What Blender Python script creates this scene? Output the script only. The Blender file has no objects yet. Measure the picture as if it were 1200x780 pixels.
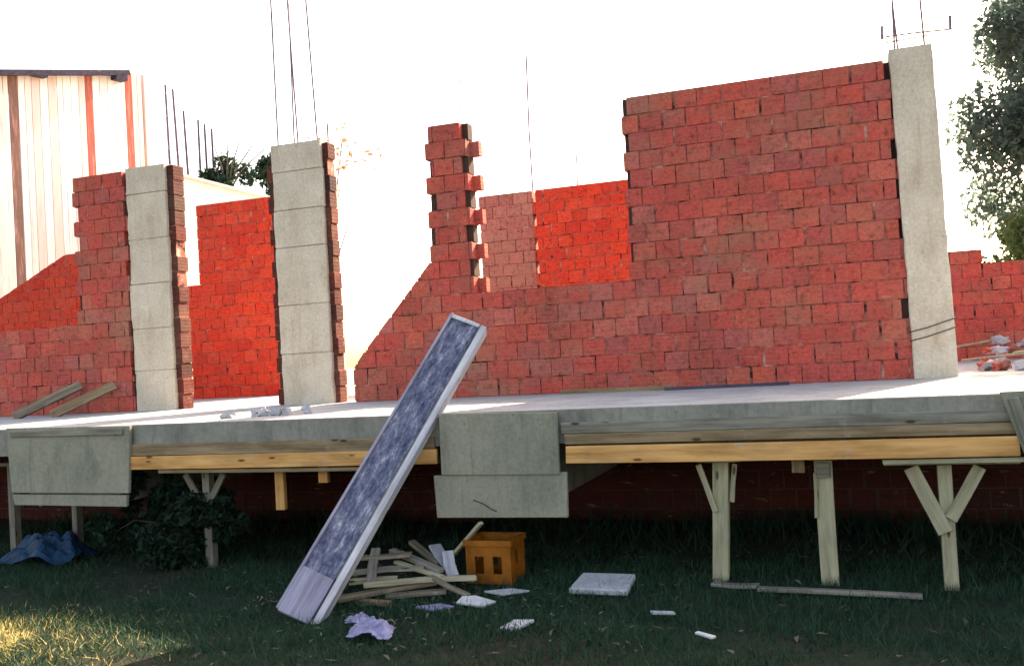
import bpy, bmesh, math, random
import numpy as np
from mathutils import Vector, Matrix
random.seed(11); rng = np.random.default_rng(5)
S = bpy.context.scene
COL = S.collection
GZ = -1.13            # the lawn, with the slab top at z = 0 and the facade on y = 0
def hz(x, y):
    """height of the lawn: nearly flat, with an added low hump towards the camera"""
    if abs(x) > 17 or not -9 < y < 5: return GZ
    return GZ + .02 * math.sin(x * 2.1 + y * 1.3) * math.sin(y * 2.7 - x * .6) + .15 * math.exp(-((x + 4.95) / .75) ** 2 - ((y + 4.25) / .55) ** 2)  # hump added to lift the grass into the sun past the slab shadow
# ------------------------------------------------------------------ node helpers
def mat(name, rough=.9):
    m = bpy.data.materials.new(name); m.use_nodes = True
    b = m.node_tree.nodes['Principled BSDF']; b.inputs['Roughness'].default_value = rough
    b.inputs['Specular IOR Level'].default_value = .15
    return m, m.node_tree, b
def N(t, kind, **kw):
    n = t.nodes.new(kind)
    for k, v in kw.items():
        if k in n.inputs: n.inputs[k].default_value = v
        else: setattr(n, k, v)
    return n
def L(t, a, b): t.links.new(a, b)
def coords(t, scale=(1, 1, 1), kind='Object'):
    c = N(t, 'ShaderNodeTexCoord'); mp = N(t, 'ShaderNodeMapping'); mp.inputs['Scale'].default_value = scale
    L(t, c.outputs[kind], mp.inputs['Vector']); return mp.outputs['Vector']
def noise(t, vec, scale, detail=5, rough=.6):
    n = N(t, 'ShaderNodeTexNoise'); n.inputs['Scale'].default_value = scale
    n.inputs['Detail'].default_value = detail; n.inputs['Roughness'].default_value = rough
    if vec is not None: L(t, vec, n.inputs['Vector'])
    return n.outputs['Fac']
def ramp(t, fac, stops):
    r = N(t, 'ShaderNodeValToRGB'); e = r.color_ramp.elements
    while len(e) < len(stops): e.new(.5)
    for k, (p, c) in enumerate(stops):
        e[k].position = p; e[k].color = (*c, 1) if len(c) == 3 else c
    L(t, fac, r.inputs['Fac']); return r.outputs['Color']
def mix(t, fac, a, b, mode='MIX'):
    m = N(t, 'ShaderNodeMix', data_type='RGBA', blend_type=mode)
    if hasattr(fac, 'links'): L(t, fac, m.inputs[0])
    else: m.inputs[0].default_value = fac
    for s, v in ((6, a), (7, b)):
        if hasattr(v, 'links'): L(t, v, m.inputs[s])
        else: m.inputs[s].default_value = (*v, 1)
    return m.outputs[2]
def bump(t, b, h, strength=.4, dist=.01):
    n = N(t, 'ShaderNodeBump'); n.inputs['Strength'].default_value = strength; n.inputs['Distance'].default_value = dist
    L(t, h, n.inputs['Height']); L(t, n.outputs['Normal'], b.inputs['Normal'])
# ------------------------------------------------------------------ materials
def brick_mat(name, stops, dirt=(.16, .075, .05), dirt_amt=.5, smear=.7):
    m, t, b = mat(name, .92)
    g = N(t, 'ShaderNodeNewGeometry'); v = coords(t)
    c = ramp(t, g.outputs['Random Per Island'], stops)
    n1 = noise(t, v, 2.2, 4); n2 = noise(t, v, 45, 4)
    d = ramp(t, n1, [(.42, (0, 0, 0)), (.72, (1, 1, 1))])
    md = N(t, 'ShaderNodeMath', operation='MULTIPLY'); L(t, d, md.inputs[0]); md.inputs[1].default_value = dirt_amt
    c = mix(t, md.outputs[0], c, dirt)
    sp = ramp(t, n2, [(.3, (.72, .72, .72)), (.7, (1.15, 1.12, 1.1))])
    c = mix(t, 1, c, sp, 'MULTIPLY')
    # cement smears, pale dust and sooty patches
    n3 = noise(t, coords(t, (1, 1, 3.5)), 5.5, 6, .7)
    s = ramp(t, n3, [(.60, (0, 0, 0)), (.72, (.6, .6, .6))])
    c = mix(t, s, c, (.40, .24, .18))
    n4 = noise(t, coords(t, (.6, .6, 1.3)), 1.3, 6, .7)
    c = mix(t, ramp(t, n4, [(.48, (0, 0, 0)), (.70, (smear, smear, smear))]), c, (.27, .15, .10))
    n5 = noise(t, v, 18, 3, .6)
    c = mix(t, 1, c, ramp(t, n5, [(.28, (.55, .55, .55)), (.46, (1, 1, 1)), (.75, (1.12, 1.1, 1.08))]), 'MULTIPLY')
    L(t, c, b.inputs['Base Color'])
    # ridged clay faces
    w = N(t, 'ShaderNodeTexWave', wave_type='BANDS', bands_direction='Z'); w.inputs['Scale'].default_value = 9; w.inputs['Distortion'].default_value = .6
    L(t, v, w.inputs['Vector'])
    h = mix(t, .55, w.outputs['Color'], n2)
    bump(t, b, h, .5, .006)
    return m
FACADE = [(0, (.49, .074, .058)), (.25, (.53, .085, .064)), (.5, (.44, .078, .068)), (.72, (.55, .10, .066)), (.88, (.50, .125, .10)), (1, (.40, .08, .072))]
BACK = [(0, (.52, .042, .022)), (.3, (.58, .055, .026)), (.6, (.48, .036, .022)), (.85, (.58, .065, .035)), (1, (.46, .05, .03))]
M_brick = brick_mat('brick_facade', FACADE)
M_brick_red = brick_mat('brick_red', BACK, dirt_amt=.25, smear=.15)
M_brick_pale = brick_mat('brick_pale', [(0, (.34, .12, .10)), (.4, (.38, .145, .12)), (.75, (.32, .11, .09)), (1, (.42, .17, .14))], dirt_amt=.3)
M_brick_dark = brick_mat('brick_foundation', [(0, (.06, .012, .010)), (.5, (.075, .016, .012)), (1, (.05, .012, .010))], dirt=(.03, .02, .016), smear=0)  # shade under the slab put into a darkened brick colour
M_brick_jamb = brick_mat('brick_jamb', [(0, (.07, .022, .018)), (.5, (.13, .028, .022)), (1, (.045, .02, .018))], dirt=(.04, .022, .02), smear=.3)  # brick darkened so the jambs carry their shade in the colour
def mortar():
    m, t, b = mat('mortar', .95); v = coords(t)
    n = noise(t, v, 8, 3)
    L(t, ramp(t, n, [(.38, (.035, .018, .016)), (.45, (.22, .07, .055)), (.58, (.36, .12, .09)), (.70, (.46, .30, .24))]), b.inputs['Base Color'])
    bump(t, b, noise(t, v, 60), .6, .01); return m
M_mortar = mortar()
M_shade, _t, _b = mat('painted_shade', .95); _b.inputs['Base Color'].default_value = (.06, .035, .03, 1)  # near-black colour painted in as shade for notches and foundation joints
def concrete(name, lo, hi, stain, stain_amt=.6, scale=3, fine=40, streak=.45):
    m, t, b = mat(name, .88); v = coords(t)
    n = noise(t, v, scale, 7, .65); c = ramp(t, n, [(.3, lo), (.7, hi)])
    n2 = noise(t, coords(t, (1, 1, .35)), scale * 1.7, 6, .7)
    f = ramp(t, n2, [(.52, (0, 0, 0)), (.75, (stain_amt,) * 3)])
    c = mix(t, f, c, stain)
    n3 = noise(t, v, fine, 4); c = mix(t, 1, c, ramp(t, n3, [(.3, (.82, .82, .82)), (.65, (1.06, 1.06, 1.06))]), 'MULTIPLY')
    vo = N(t, 'ShaderNodeTexVoronoi'); vo.inputs['Scale'].default_value = 14; L(t, v, vo.inputs['Vector'])
    pit = ramp(t, vo.outputs['Distance'], [(.06, (.45, .45, .45)), (.12, (1, 1, 1))])
    c = mix(t, .5, c, mix(t, 1, c, pit, 'MULTIPLY'))
    st = noise(t, coords(t, (9, 9, .8)), 2.2, 5, .7)
    c = mix(t, ramp(t, st, [(.52, (0, 0, 0)), (.70, (streak,) * 3)]), c, stain)
    lt = noise(t, v, 1.9, 4, .6)
    c = mix(t, ramp(t, lt, [(.56, (0, 0, 0)), (.66, (.35, .35, .35))]), c, hi)
    L(t, c, b.inputs['Base Color'])
    bump(t, b, mix(t, .5, n3, n), .35, .008); return m
M_column = concrete('column_concrete', (.46, .385, .30), (.60, .52, .42), (.37, .28, .20), .6)
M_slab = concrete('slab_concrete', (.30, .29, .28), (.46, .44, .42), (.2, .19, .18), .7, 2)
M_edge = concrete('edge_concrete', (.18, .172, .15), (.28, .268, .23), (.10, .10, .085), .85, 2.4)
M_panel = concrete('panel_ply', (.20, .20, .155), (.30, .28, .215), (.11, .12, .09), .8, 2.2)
M_stone = concrete('offcut_concrete', (.3, .31, .33), (.42, .42, .44), (.22, .22, .22), .5, 6)
def wood(name, a, b_, c_, knots=True, rough=.85):
    m, t, b = mat(name, rough)
    oi = N(t, 'ShaderNodeObjectInfo')
    v = coords(t, (1.2, 22, 22)); ad = N(t, 'ShaderNodeVectorMath', operation='ADD'); L(t, v, ad.inputs[0])
    k = N(t, 'ShaderNodeMath', operation='MULTIPLY'); L(t, oi.outputs['Random'], k.inputs[0]); k.inputs[1].default_value = 37
    L(t, k.outputs[0], ad.inputs[1])
    n = noise(t, ad.outputs[0], 1.6, 6, .65)
    c = ramp(t, n, [(.28, a), (.5, b_), (.72, c_)])
    v2 = coords(t, (.8, 4, 4)); n2 = noise(t, v2, 3, 4)
    c = mix(t, 1, c, ramp(t, n2, [(.3, (.6, .58, .56)), (.62, (1.05, 1.05, 1.05))]), 'MULTIPLY')
    vk = N(t, 'ShaderNodeTexVoronoi'); vk.inputs['Scale'].default_value = 2.6; av = N(t, 'ShaderNodeVectorMath', operation='ADD'); L(t, coords(t, (1.3, 4, 4)), av.inputs[0]); L(t, k.outputs[0], av.inputs[1]); L(t, av.outputs[0], vk.inputs['Vector'])
    c = mix(t, 1, c, ramp(t, vk.outputs['Distance'], [(.07, (.32, .24, .2)), (.13, (1, 1, 1))]), 'MULTIPLY')
    n6 = noise(t, coords(t, (1, 1, 1)), 5, 5, .7); c = mix(t, ramp(t, n6, [(.60, (0, 0, 0)), (.70, (.45, .45, .45))]), c, (.36, .35, .33))
    L(t, c, b.inputs['Base Color']); bump(t, b, n, .4, .004); return m
M_grey = wood('weathered_wood', (.13, .12, .10), (.22, .20, .165), (.31, .28, .23))
M_brown = wood('brown_wood', (.15, .10, .06), (.25, .175, .105), (.33, .24, .15))
M_yellow = wood('fresh_wood', (.50, .225, .075), (.64, .325, .12), (.70, .41, .18))
M_pale = wood('pale_wood', (.24, .22, .15), (.36, .33, .22), (.44, .40, .28))
M_scrap = wood('scrap_wood', (.10, .075, .05), (.2, .16, .115), (.33, .28, .21))
M_dark = wood('dark_wood', (.05, .04, .06), (.075, .065, .10), (.11, .09, .13))
def film():
    m, t, b = mat('blue_film_board', .42); v = coords(t, (1, 1, 1))
    n = noise(t, coords(t, (3, 9, 9)), 3.2, 8, .75); n2 = noise(t, v, 38, 5, .7)
    c = ramp(t, n, [(.36, (.025, .032, .07)), (.46, (.07, .078, .13)), (.56, (.15, .155, .21)), (.68, (.40, .40, .45))])
    c = mix(t, ramp(t, n2, [(.55, (0, 0, 0)), (.75, (.6, .6, .6))]), c, (.17, .17, .23))
    L(t, c, b.inputs['Base Color']); L(t, ramp(t, n, [(.4, (.35,) * 3), (.7, (.85,) * 3)]), b.inputs['Roughness'])
    bump(t, b, n2, .3, .004); return m
M_film = film()
M_rim = wood('cement_stained_wood', (.30, .30, .34), (.46, .46, .50), (.60, .60, .62))
M_foot = wood('purple_grey_wood', (.19, .18, .25), (.28, .27, .35), (.38, .37, .44))
def plain(name, col, rough=.8, var=.25, scale=6, metallic=0):
    m, t, b = mat(name, rough); v = coords(t); n = noise(t, v, scale, 5)
    lo = tuple(x * (1 - var) for x in col); hi = tuple(min(1, x * (1 + var)) for x in col)
    L(t, ramp(t, n, [(.3, lo), (.7, hi)]), b.inputs['Base Color']); b.inputs['Metallic'].default_value = metallic
    bump(t, b, n, .2, .01); return m
M_rust = plain('rusty_steel', (.15, .11, .13), .7, .35, 30)
M_wire = plain('dark_wire', (.045, .04, .04), .6)
M_crate = plain('orange_plastic', (.25, .075, .008), .55, .4, 7)
M_tarp = plain('blue_plastic', (.006, .032, .07), .5, .4, 5)
M_white = plain('white_scrap', (.48, .48, .48), .7, .12, 9)
M_lilac = plain('lilac_plastic', (.22, .21, .33), .45, .25, 7)
M_lime = plain('limewash', (.82, .82, .80), .9, .06, 2)
M_bark = plain('bark', (.09, .07, .055), .95, .4, 14)
def leaf(name, a, b_, tr=.3):
    m, t, b = mat(name, .6); g = N(t, 'ShaderNodeNewGeometry')
    c = ramp(t, g.outputs['Random Per Island'], [(0, a), (1, b_)]); L(t, c, b.inputs['Base Color'])
    ts = N(t, 'ShaderNodeBsdfTranslucent'); L(t, c, ts.inputs['Color'])
    mx = N(t, 'ShaderNodeMixShader'); mx.inputs[0].default_value = tr
    L(t, b.outputs[0], mx.inputs[1]); L(t, ts.outputs[0], mx.inputs[2])
    L(t, mx.outputs[0], t.nodes['Material Output'].inputs['Surface']); return m
M_leaf = leaf('tree_leaf', (.07, .12, .10), (.13, .18, .15), .6)
M_leaf_y = leaf('bush_leaf', (.08, .13, .045), (.14, .19, .07), .5)
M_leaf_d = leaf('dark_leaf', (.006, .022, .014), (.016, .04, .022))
M_leaf_o = leaf('dry_leaf', (.35, .16, .08), (.5, .28, .16))
M_grass = leaf('grass_blade', (.009, .040, .026), (.03, .074, .034), .2)
M_sunpatch = leaf('sunpatch_blade', (.46, .35, .10), (.66, .52, .20), .35)  # sunlit yellow put into the blade colour for the sun patch
M_litter = leaf('litter', (.035, .03, .02), (.16, .14, .10), .1)
def ground_mat():
    m, t, b = mat('lawn', 1); v = coords(t)
    n = noise(t, v, .9, 6); n2 = noise(t, v, 14, 6, .7)
    c = ramp(t, n, [(.35, (.009, .021, .012)), (.52, (.015, .024, .013)), (.68, (.03, .024, .016))])
    c = mix(t, 1, c, ramp(t, n2, [(.3, (.5, .5, .5)), (.7, (1.4, 1.4, 1.4))]), 'MULTIPLY')
    sx = N(t, 'ShaderNodeSeparateXYZ'); L(t, v, sx.inputs[0])
    mr = N(t, 'ShaderNodeMapRange'); mr.inputs['From Min'].default_value = 4.5; mr.inputs['From Max'].default_value = 9
    L(t, sx.outputs['Y'], mr.inputs['Value'])
    far = ramp(t, noise(t, v, .15, 5), [(.35, (.30, .27, .17)), (.65, (.42, .38, .28))])
    c = mix(t, mr.outputs[0], c, far)
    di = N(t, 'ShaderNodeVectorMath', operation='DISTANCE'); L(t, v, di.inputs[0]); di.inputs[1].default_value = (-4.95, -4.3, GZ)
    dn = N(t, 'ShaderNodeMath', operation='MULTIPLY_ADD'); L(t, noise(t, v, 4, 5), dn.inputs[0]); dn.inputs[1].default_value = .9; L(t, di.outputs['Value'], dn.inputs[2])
    c = mix(t, ramp(t, dn.outputs[0], [(.75, (.9, .9, .9)), (1.25, (0, 0, 0))]), c, (.42, .32, .12))  # yellow patch paints sunlight into the ground around the hump
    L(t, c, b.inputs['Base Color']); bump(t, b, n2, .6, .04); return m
M_ground = ground_mat()
def barn_mat():
    m, t, b = mat('limewashed_boards', .9); g = N(t, 'ShaderNodeNewGeometry')
    r = N(t, 'ShaderNodeValToRGB'); r.color_ramp.interpolation = 'CONSTANT'; e = r.color_ramp.elements
    cs = [(0, (.82, .79, .77)), (.26, (.78, .58, .54)), (.42, (.82, .77, .75)), (.55, (.60, .20, .15)), (.68, (.80, .70, .66)), (.76, (.42, .10, .075)), (.86, (.74, .50, .40)), (.93, (.20, .11, .09)), (.96, (.82, .78, .76))]
    while len(e) < len(cs): e.new(.5)
    for k, (p, c) in enumerate(cs): e[k].position = p; e[k].color = (*c, 1)
    L(t, g.outputs['Random Per Island'], r.inputs['Fac'])
    n = noise(t, coords(t, (6, 6, .5)), 3, 6, .7)
    c = mix(t, ramp(t, n, [(.5, (0, 0, 0)), (.70, (.6, .6, .6))]), r.outputs['Color'], (.76, .36, .30))
    L(t, c, b.inputs['Base Color']); return m
M_barn = barn_mat()
# ------------------------------------------------------------------ object helpers
def tag(o, label=None, cat=None, group=None, kind=None):
    for k, v in (('label', label), ('category', cat), ('group', group), ('kind', kind)):
        if v: o[k] = v
    return o
def thing(name, loc, label, cat, group=None):
    o = bpy.data.objects.new(name, None); COL.objects.link(o); o.location = loc
    o.empty_display_size = .1
    return tag(o, label, cat, group)
def world_of(o):
    return o.matrix_basis.copy() if o.parent is None else world_of(o.parent) @ o.matrix_basis
def link(name, me, parent=None, world=None, m=None, smooth=False):
    if m is not None:
        for x in (m if isinstance(m, list) else [m]): me.materials.append(x)
    o = bpy.data.objects.new(name, me); COL.objects.link(o)
    w = world or Matrix()
    if parent is not None:
        o.parent = parent; w = world_of(parent).inverted() @ w
    o.matrix_basis = w
    if smooth:
        for p in me.polygons: p.use_smooth = True
    return o
def from_bm(name, bm, m, parent=None, world=None, smooth=False):
    me = bpy.data.meshes.new(name); bm.normal_update(); bm.to_mesh(me); bm.free()
    return link(name, me, parent, world, m, smooth)
def hexa(bm, c8, mi=0):
    v = [bm.verts.new(c) for c in c8]
    for f in ((0, 3, 2, 1), (4, 5, 6, 7), (0, 1, 5, 4), (1, 2, 6, 5), (2, 3, 7, 6), (3, 0, 4, 7)):
        try: bm.faces.new([v[i] for i in f]).material_index = mi
        except ValueError: pass
    return v
def box(bm, x0, x1, y0, y1, z0, z1, mi=0):
    return hexa(bm, [(x0, y0, z0), (x1, y0, z0), (x1, y1, z0), (x0, y1, z0), (x0, y0, z1), (x1, y0, z1), (x1, y1, z1), (x0, y1, z1)], mi)
def frame_of(p0, p1, side=None):
    p0, p1 = Vector(p0), Vector(p1); x = (p1 - p0).normalized()
    ref = Vector(side) if side else (Vector((0, -1, 0)) if abs(x.y) < .8 else Vector((1, 0, 0)))
    y = (ref - x * ref.dot(x)).normalized(); z = x.cross(y)
    M = Matrix((x, y, z)).transposed().to_4x4(); M.translation = p0
    return M, (p1 - p0).length
def timber(name, p0, p1, w, h, m, parent=None, side=None, bend=.003, bev=.003, label=None, cat=None, group=None):
    """a sawn timber from p0 to p1; 'side' is the way its h-thick face normal (local y) points; w runs along local z"""
    M, ln = frame_of(p0, p1, side); bm = bmesh.new()
    n = max(2, int(ln / .25)); rings = []
    a, b_ = random.uniform(-1, 1), random.uniform(-1, 1)
    for i in range(n + 1):
        u = i / n; x = ln * u; dy = bend * math.sin(3.1 * u) * a; dz = bend * math.sin(3.1 * u) * b_
        c = .003
        if i in (0, n): x += 0
        ww, hh = w / 2 * random.uniform(.985, 1.01), h / 2
        rings.append([bm.verts.new((x + (random.uniform(-c, c) if i in (0, n) else 0), hh * sy + dy, ww * sz + dz)) for sy, sz in ((-1, -1), (1, -1), (1, 1), (-1, 1))])
    for r0, r1 in zip(rings, rings[1:]):
        for k in range(4): bm.faces.new((r0[k], r0[(k + 1) % 4], r1[(k + 1) % 4], r1[k]))
    bm.faces.new(rings[0][::-1]); bm.faces.new(rings[-1])
    bmesh.ops.recalc_face_normals(bm, faces=bm.faces)
    e = [x for x in bm.edges if x.calc_face_angle(0) > .8]
    bmesh.ops.bevel(bm, geom=e, offset=min(bev, h * .2), segments=1, affect='EDGES')
    o = from_bm(name, bm, m, parent, M)
    return tag(o, label, cat, group)
def tube(bm, pts, r, seg=7, caps=True):
    rings = []; pts = [Vector(p) for p in pts]
    for i, p in enumerate(pts):
        d = (pts[min(i + 1, len(pts) - 1)] - pts[max(i - 1, 0)]).normalized()
        a = d.cross(Vector((0, 0, 1)) if abs(d.z) < .9 else Vector((1, 0, 0))).normalized(); b_ = d.cross(a)
        rr = r[i] if isinstance(r, (list, tuple)) else r
        rings.append([bm.verts.new(p + (a * math.cos(2 * math.pi * k / seg) + b_ * math.sin(2 * math.pi * k / seg)) * rr) for k in range(seg)])
    for r0, r1 in zip(rings, rings[1:]):
        for k in range(seg): bm.faces.new((r0[k], r0[(k + 1) % seg], r1[(k + 1) % seg], r1[k]))
    if caps: bm.faces.new(rings[0][::-1]); bm.faces.new(rings[-1])
def prism(bm, poly, y0, y1):
    """polygon in x-z extruded from y0 to y1"""
    a = [bm.verts.new((x, y0, z)) for x, z in poly]; b_ = [bm.verts.new((x, y1, z)) for x, z in poly]
    n = len(poly); bm.faces.new(a); bm.faces.new(b_[::-1])
    for k in range(n): bm.faces.new((a[k], b_[k], b_[(k + 1) % n], a[(k + 1) % n]))
    bmesh.ops.recalc_face_normals(bm, faces=bm.faces)
# ------------------------------------------------------------------ masonry
CH = .1594; BL = .205                      # course height, brick module
def masonry(name, rows, origin, ang, thick, m, parent, start_row=0, label=None, ends=.012, notch=(), teeth=(), bed=None):
    """rows: per course a list of (left_bottom, left_top, right_bottom, right_top); bricks are cut to the slanted ends"""
    bm = bmesh.new()
    for i, spans in enumerate(rows):
        z0 = (i + start_row) * CH; z1 = z0 + CH
        for ex0, ex1, ey0 in teeth:
            if i % 2 == 0 and z0 > .95: hexa(bm, [(ex0, ey0, z0 + .012), (ex1, ey0, z0 + .012), (ex1, thick - .004, z0 + .012), (ex0, thick - .004, z0 + .012), (ex0, ey0, z1 - .014), (ex1, ey0, z1 - .014), (ex1, thick - .004, z1 - .014), (ex0, thick - .004, z1 - .014)], 0)
        for lb, lt, rb, rt in spans:
            lo, hi = min(lb, lt), max(rb, rt)
            # ends left toothed: every other course is set back from the face at these places
            if i % 2:
                for nx, nw, zmin in notch:
                    if z0 < zmin or random.random() < .12: continue
                    nw = nw * random.choice((.55, .75, .9, 1)); yv = random.uniform(.03, .09)
                    if abs(nx - lo) < .09: lb = max(lb, nx + nw); lt = max(lt, nx + nw); sx0, sx1 = nx + .004, nx + nw
                    elif abs(nx - hi) < .09: rb = min(rb, nx - nw); rt = min(rt, nx - nw); sx0, sx1 = nx - nw, nx - .004
                    else: continue
                    hexa(bm, [(sx0, yv, z0 + .004), (sx1, yv, z0 + .004), (sx1, thick - .02, z0 + .004), (sx0, thick - .02, z0 + .004), (sx0, yv, z1 - .004), (sx1, yv, z1 - .004), (sx1, thick - .02, z1 - .004), (sx0, thick - .02, z1 - .004)], 2)
                lo, hi = min(lb, lt), max(rb, rt)
            # mortar bed
            q = .007
            hexa(bm, [(lb + ends, q, z0), (rb - ends, q, z0), (rb - ends, thick - q, z0), (lb + ends, thick - q, z0),
                      (lt + ends, q, z1), (rt - ends, q, z1), (rt - ends, thick - q, z1), (lt + ends, thick - q, z1)], 1)
            k = math.floor(lo / BL) - 1; off = (i % 2) * BL / 2 + random.uniform(-.012, .012)
            x = k * BL + off
            while x < hi:
                g = random.choice((.004, .006, .007, .009, .018)); a, b_ = x + g, x + BL - random.uniform(.002, .006); x += BL
                A0, A1 = min(b_, max(a, lb)), min(b_, max(a, lt)); B0, B1 = max(a, min(b_, rb)), max(a, min(b_, rt))
                if max(B0 - A0, B1 - A1) < .01: continue
                f = random.uniform(-.005, .004); s = random.uniform(-.003, .003); bk = thick + random.uniform(-.004, .005)
                zz0, zz1 = z0 + random.uniform(.003, .007), z1 - random.uniform(.003, .008); r = random.uniform(-.0025, .0025)
                if A0 != A1 or B0 != B1:
                    poly = [(a, zz0), (b_, zz0), (b_, zz1), (a, zz1)]
                    for (xa, xb, sg) in ((lb, lt, 1), (rb, rt, -1)):
                        out = []; fn_ = lambda p: sg * (p[0] - (xa + (xb - xa) * (p[1] - z0) / CH))
                        for p, q_ in zip(poly, poly[1:] + poly[:1]):
                            dp, dq = fn_(p), fn_(q_)
                            if dp >= 0: out.append(p)
                            if dp * dq < 0: k_ = dp / (dp - dq); out.append((p[0] + (q_[0] - p[0]) * k_, p[1] + (q_[1] - p[1]) * k_))
                        poly = out
                        if len(poly) < 3: break
                    if len(poly) >= 3: prism(bm, poly, f, bk)
                    continue
                hexa(bm, [(A0, f, zz0 - r), (B0, f + s, zz0 + r), (B0, bk, zz0 + r), (A0, bk, zz0 - r),
                          (A1, f, zz1 - r), (B1, f + s, zz1 + r), (B1, bk, zz1 + r), (A1, bk, zz1 - r)])
    o = from_bm(name, bm, [m, bed or M_mortar, M_shade], parent, Matrix.Translation(origin) @ Matrix.Rotation(ang, 4, 'Z'))
    if label: o['label'] = label
    return o
def tooth(i, d): return d if i % 2 else -d
def rect_rows(n, x0, x1, tl=0, tr=0):
    return [[(x0 + tooth(i, tl),) * 2 + (x1 + tooth(i, tr),) * 2] for i in range(n)]
# ==================================================================== ground
bm = bmesh.new()
xs = [-300, -120, -60, -30] + [-16 + .25 * i for i in range(89)] + [12, 30, 60, 120, 300]
ys = [-60, -20] + [-9 + .2 * i for i in range(75)] + [10, 16, 30, 60, 120, 300]
gv = [[bm.verts.new((x, y, hz(x, y))) for x in xs] for y in ys]
for j in range(len(ys) - 1):
    for i in range(len(xs) - 1): bm.faces.new((gv[j][i], gv[j][i + 1], gv[j + 1][i + 1], gv[j + 1][i]))
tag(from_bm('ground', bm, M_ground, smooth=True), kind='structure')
# grass blades: green lawn, yellow blades with painted-in sun on the added hump, taller weeds along the foundation
def tri_mesh(name, V, m):
    n = len(V); me = bpy.data.meshes.new(name); me.vertices.add(n * 3); me.vertices.foreach_set('co', V.reshape(-1))
    me.loops.add(n * 3); me.loops.foreach_set('vertex_index', np.arange(n * 3, dtype=np.int32))
    me.polygons.add(n); me.polygons.foreach_set('loop_start', np.arange(0, n * 3, 3, dtype=np.int32)); me.polygons.foreach_set('loop_total', np.full(n, 3, dtype=np.int32))
    me.update(calc_edges=True); me.validate(); return link(name, me, m=m)
def blade(X, Y, h, w, lean):
    n = len(X); a = rng.uniform(0, 6.283, n); ln = rng.normal(0, 1, (n, 2)) * (lean * h)[:, None]
    z = np.array([hz(p, q) for p, q in zip(X, Y)]); V = np.zeros((n, 3, 3))
    V[:, 0] = np.stack([X - np.cos(a) * w, Y - np.sin(a) * w, z - .01], 1); V[:, 1] = np.stack([X + np.cos(a) * w, Y + np.sin(a) * w, z - .01], 1)
    V[:, 2] = np.stack([X + ln[:, 0], Y + ln[:, 1], z + h], 1); return V
def lumpy(X, Y): return .5 + .25 * np.sin(X * 1.7 + np.sin(Y * 2.3) * 1.4) * np.sin(Y * 2.9 + X * .8) + .25 * np.sin(X * 5.3 + 2 * np.sin(Y * 4.1)) * np.sin(Y * 6.7 - X * 2.2)
def sunpatch_zone(X, Y): return np.exp(-((X + 4.95) / .85) ** 2 - ((Y + 4.3) / .65) ** 2)
n = 190000; X = rng.uniform(-8.2, 2.2, n); Y = rng.uniform(-5.2, -.9, n); d = lumpy(X, Y); sz = sunpatch_zone(X, Y)
keep = rng.random(n) < np.clip(d * 1.5 - .12, .06, 1) * np.clip((-Y - .8) / 1.5, .05, 1) * (1 - .6 * sz)
X, Y, d = X[keep], Y[keep], d[keep]
h = rng.uniform(.02, .07, len(X)) * (.45 + 1.1 * d) + (rng.random(len(X)) < .02) * rng.uniform(.03, .09, len(X))
tag(tri_mesh('grass', blade(X, Y, h, rng.uniform(.002, .0048, len(X)), .6), M_grass), 'short dark green lawn grass in front of the slab', kind='stuff')
n = 60000; X = rng.uniform(-7, 2.2, n); Y = rng.uniform(-5.2, -1.2, n); sz = sunpatch_zone(X, Y)
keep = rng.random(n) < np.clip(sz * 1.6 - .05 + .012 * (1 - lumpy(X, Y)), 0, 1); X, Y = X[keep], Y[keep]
tag(tri_mesh('sunpatch_grass', blade(X, Y, rng.uniform(.012, .05, len(X)), rng.uniform(.002, .005, len(X)), 1.3), M_sunpatch), 'yellow grass on the added hump, sunlight put into its colour', kind='stuff')
n = 9000; X = rng.uniform(-8, 2.0, n); Y = -rng.gamma(1.6, .28, n) - .1; keep = (rng.random(n) < lumpy(X * 1.3, Y) ** 1.5) & (Y > -2.4); X, Y = X[keep], Y[keep]
tag(tri_mesh('weeds', blade(X, Y, rng.uniform(.05, .22, len(X)), rng.uniform(.004, .012, len(X)), .45), M_leaf_d), 'dark straggly weeds along the foot of the foundation wall', kind='stuff')
# wood chips, mortar crumbs and dead leaves
n = 1900; X = np.concatenate([rng.uniform(-7.5, 2, n // 2), rng.normal(-2.6, .8, n - n // 2)]); Y = np.concatenate([rng.uniform(-4.6, -.4, n // 2), rng.normal(-2.6, .55, n - n // 2)])
a = rng.uniform(0, 6.283, n); ln = rng.uniform(.006, .04, n); wd = ln * rng.uniform(.15, .7, n); z = np.array([hz(p, q) for p, q in zip(X, Y)]) + rng.uniform(.012, .035, n)
ca, sa = np.cos(a), np.sin(a); tl = rng.normal(0, .25, n) * ln; V = np.zeros((n, 3, 3))
V[:, 0] = np.stack([X - ca * ln, Y - sa * ln, z - tl], 1); V[:, 1] = np.stack([X - sa * wd, Y + ca * wd, z + .004], 1); V[:, 2] = np.stack([X + ca * ln, Y + sa * ln, z + tl], 1)
tag(tri_mesh('litter', V, M_litter), 'scattered wood chips and dead leaves on the lawn', kind='stuff')
# ==================================================================== the unfinished house
house = thing('unfinished_house', (-3, 0, GZ), 'unfinished red brick house with grey concrete columns on a raised slab', 'house')
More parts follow.
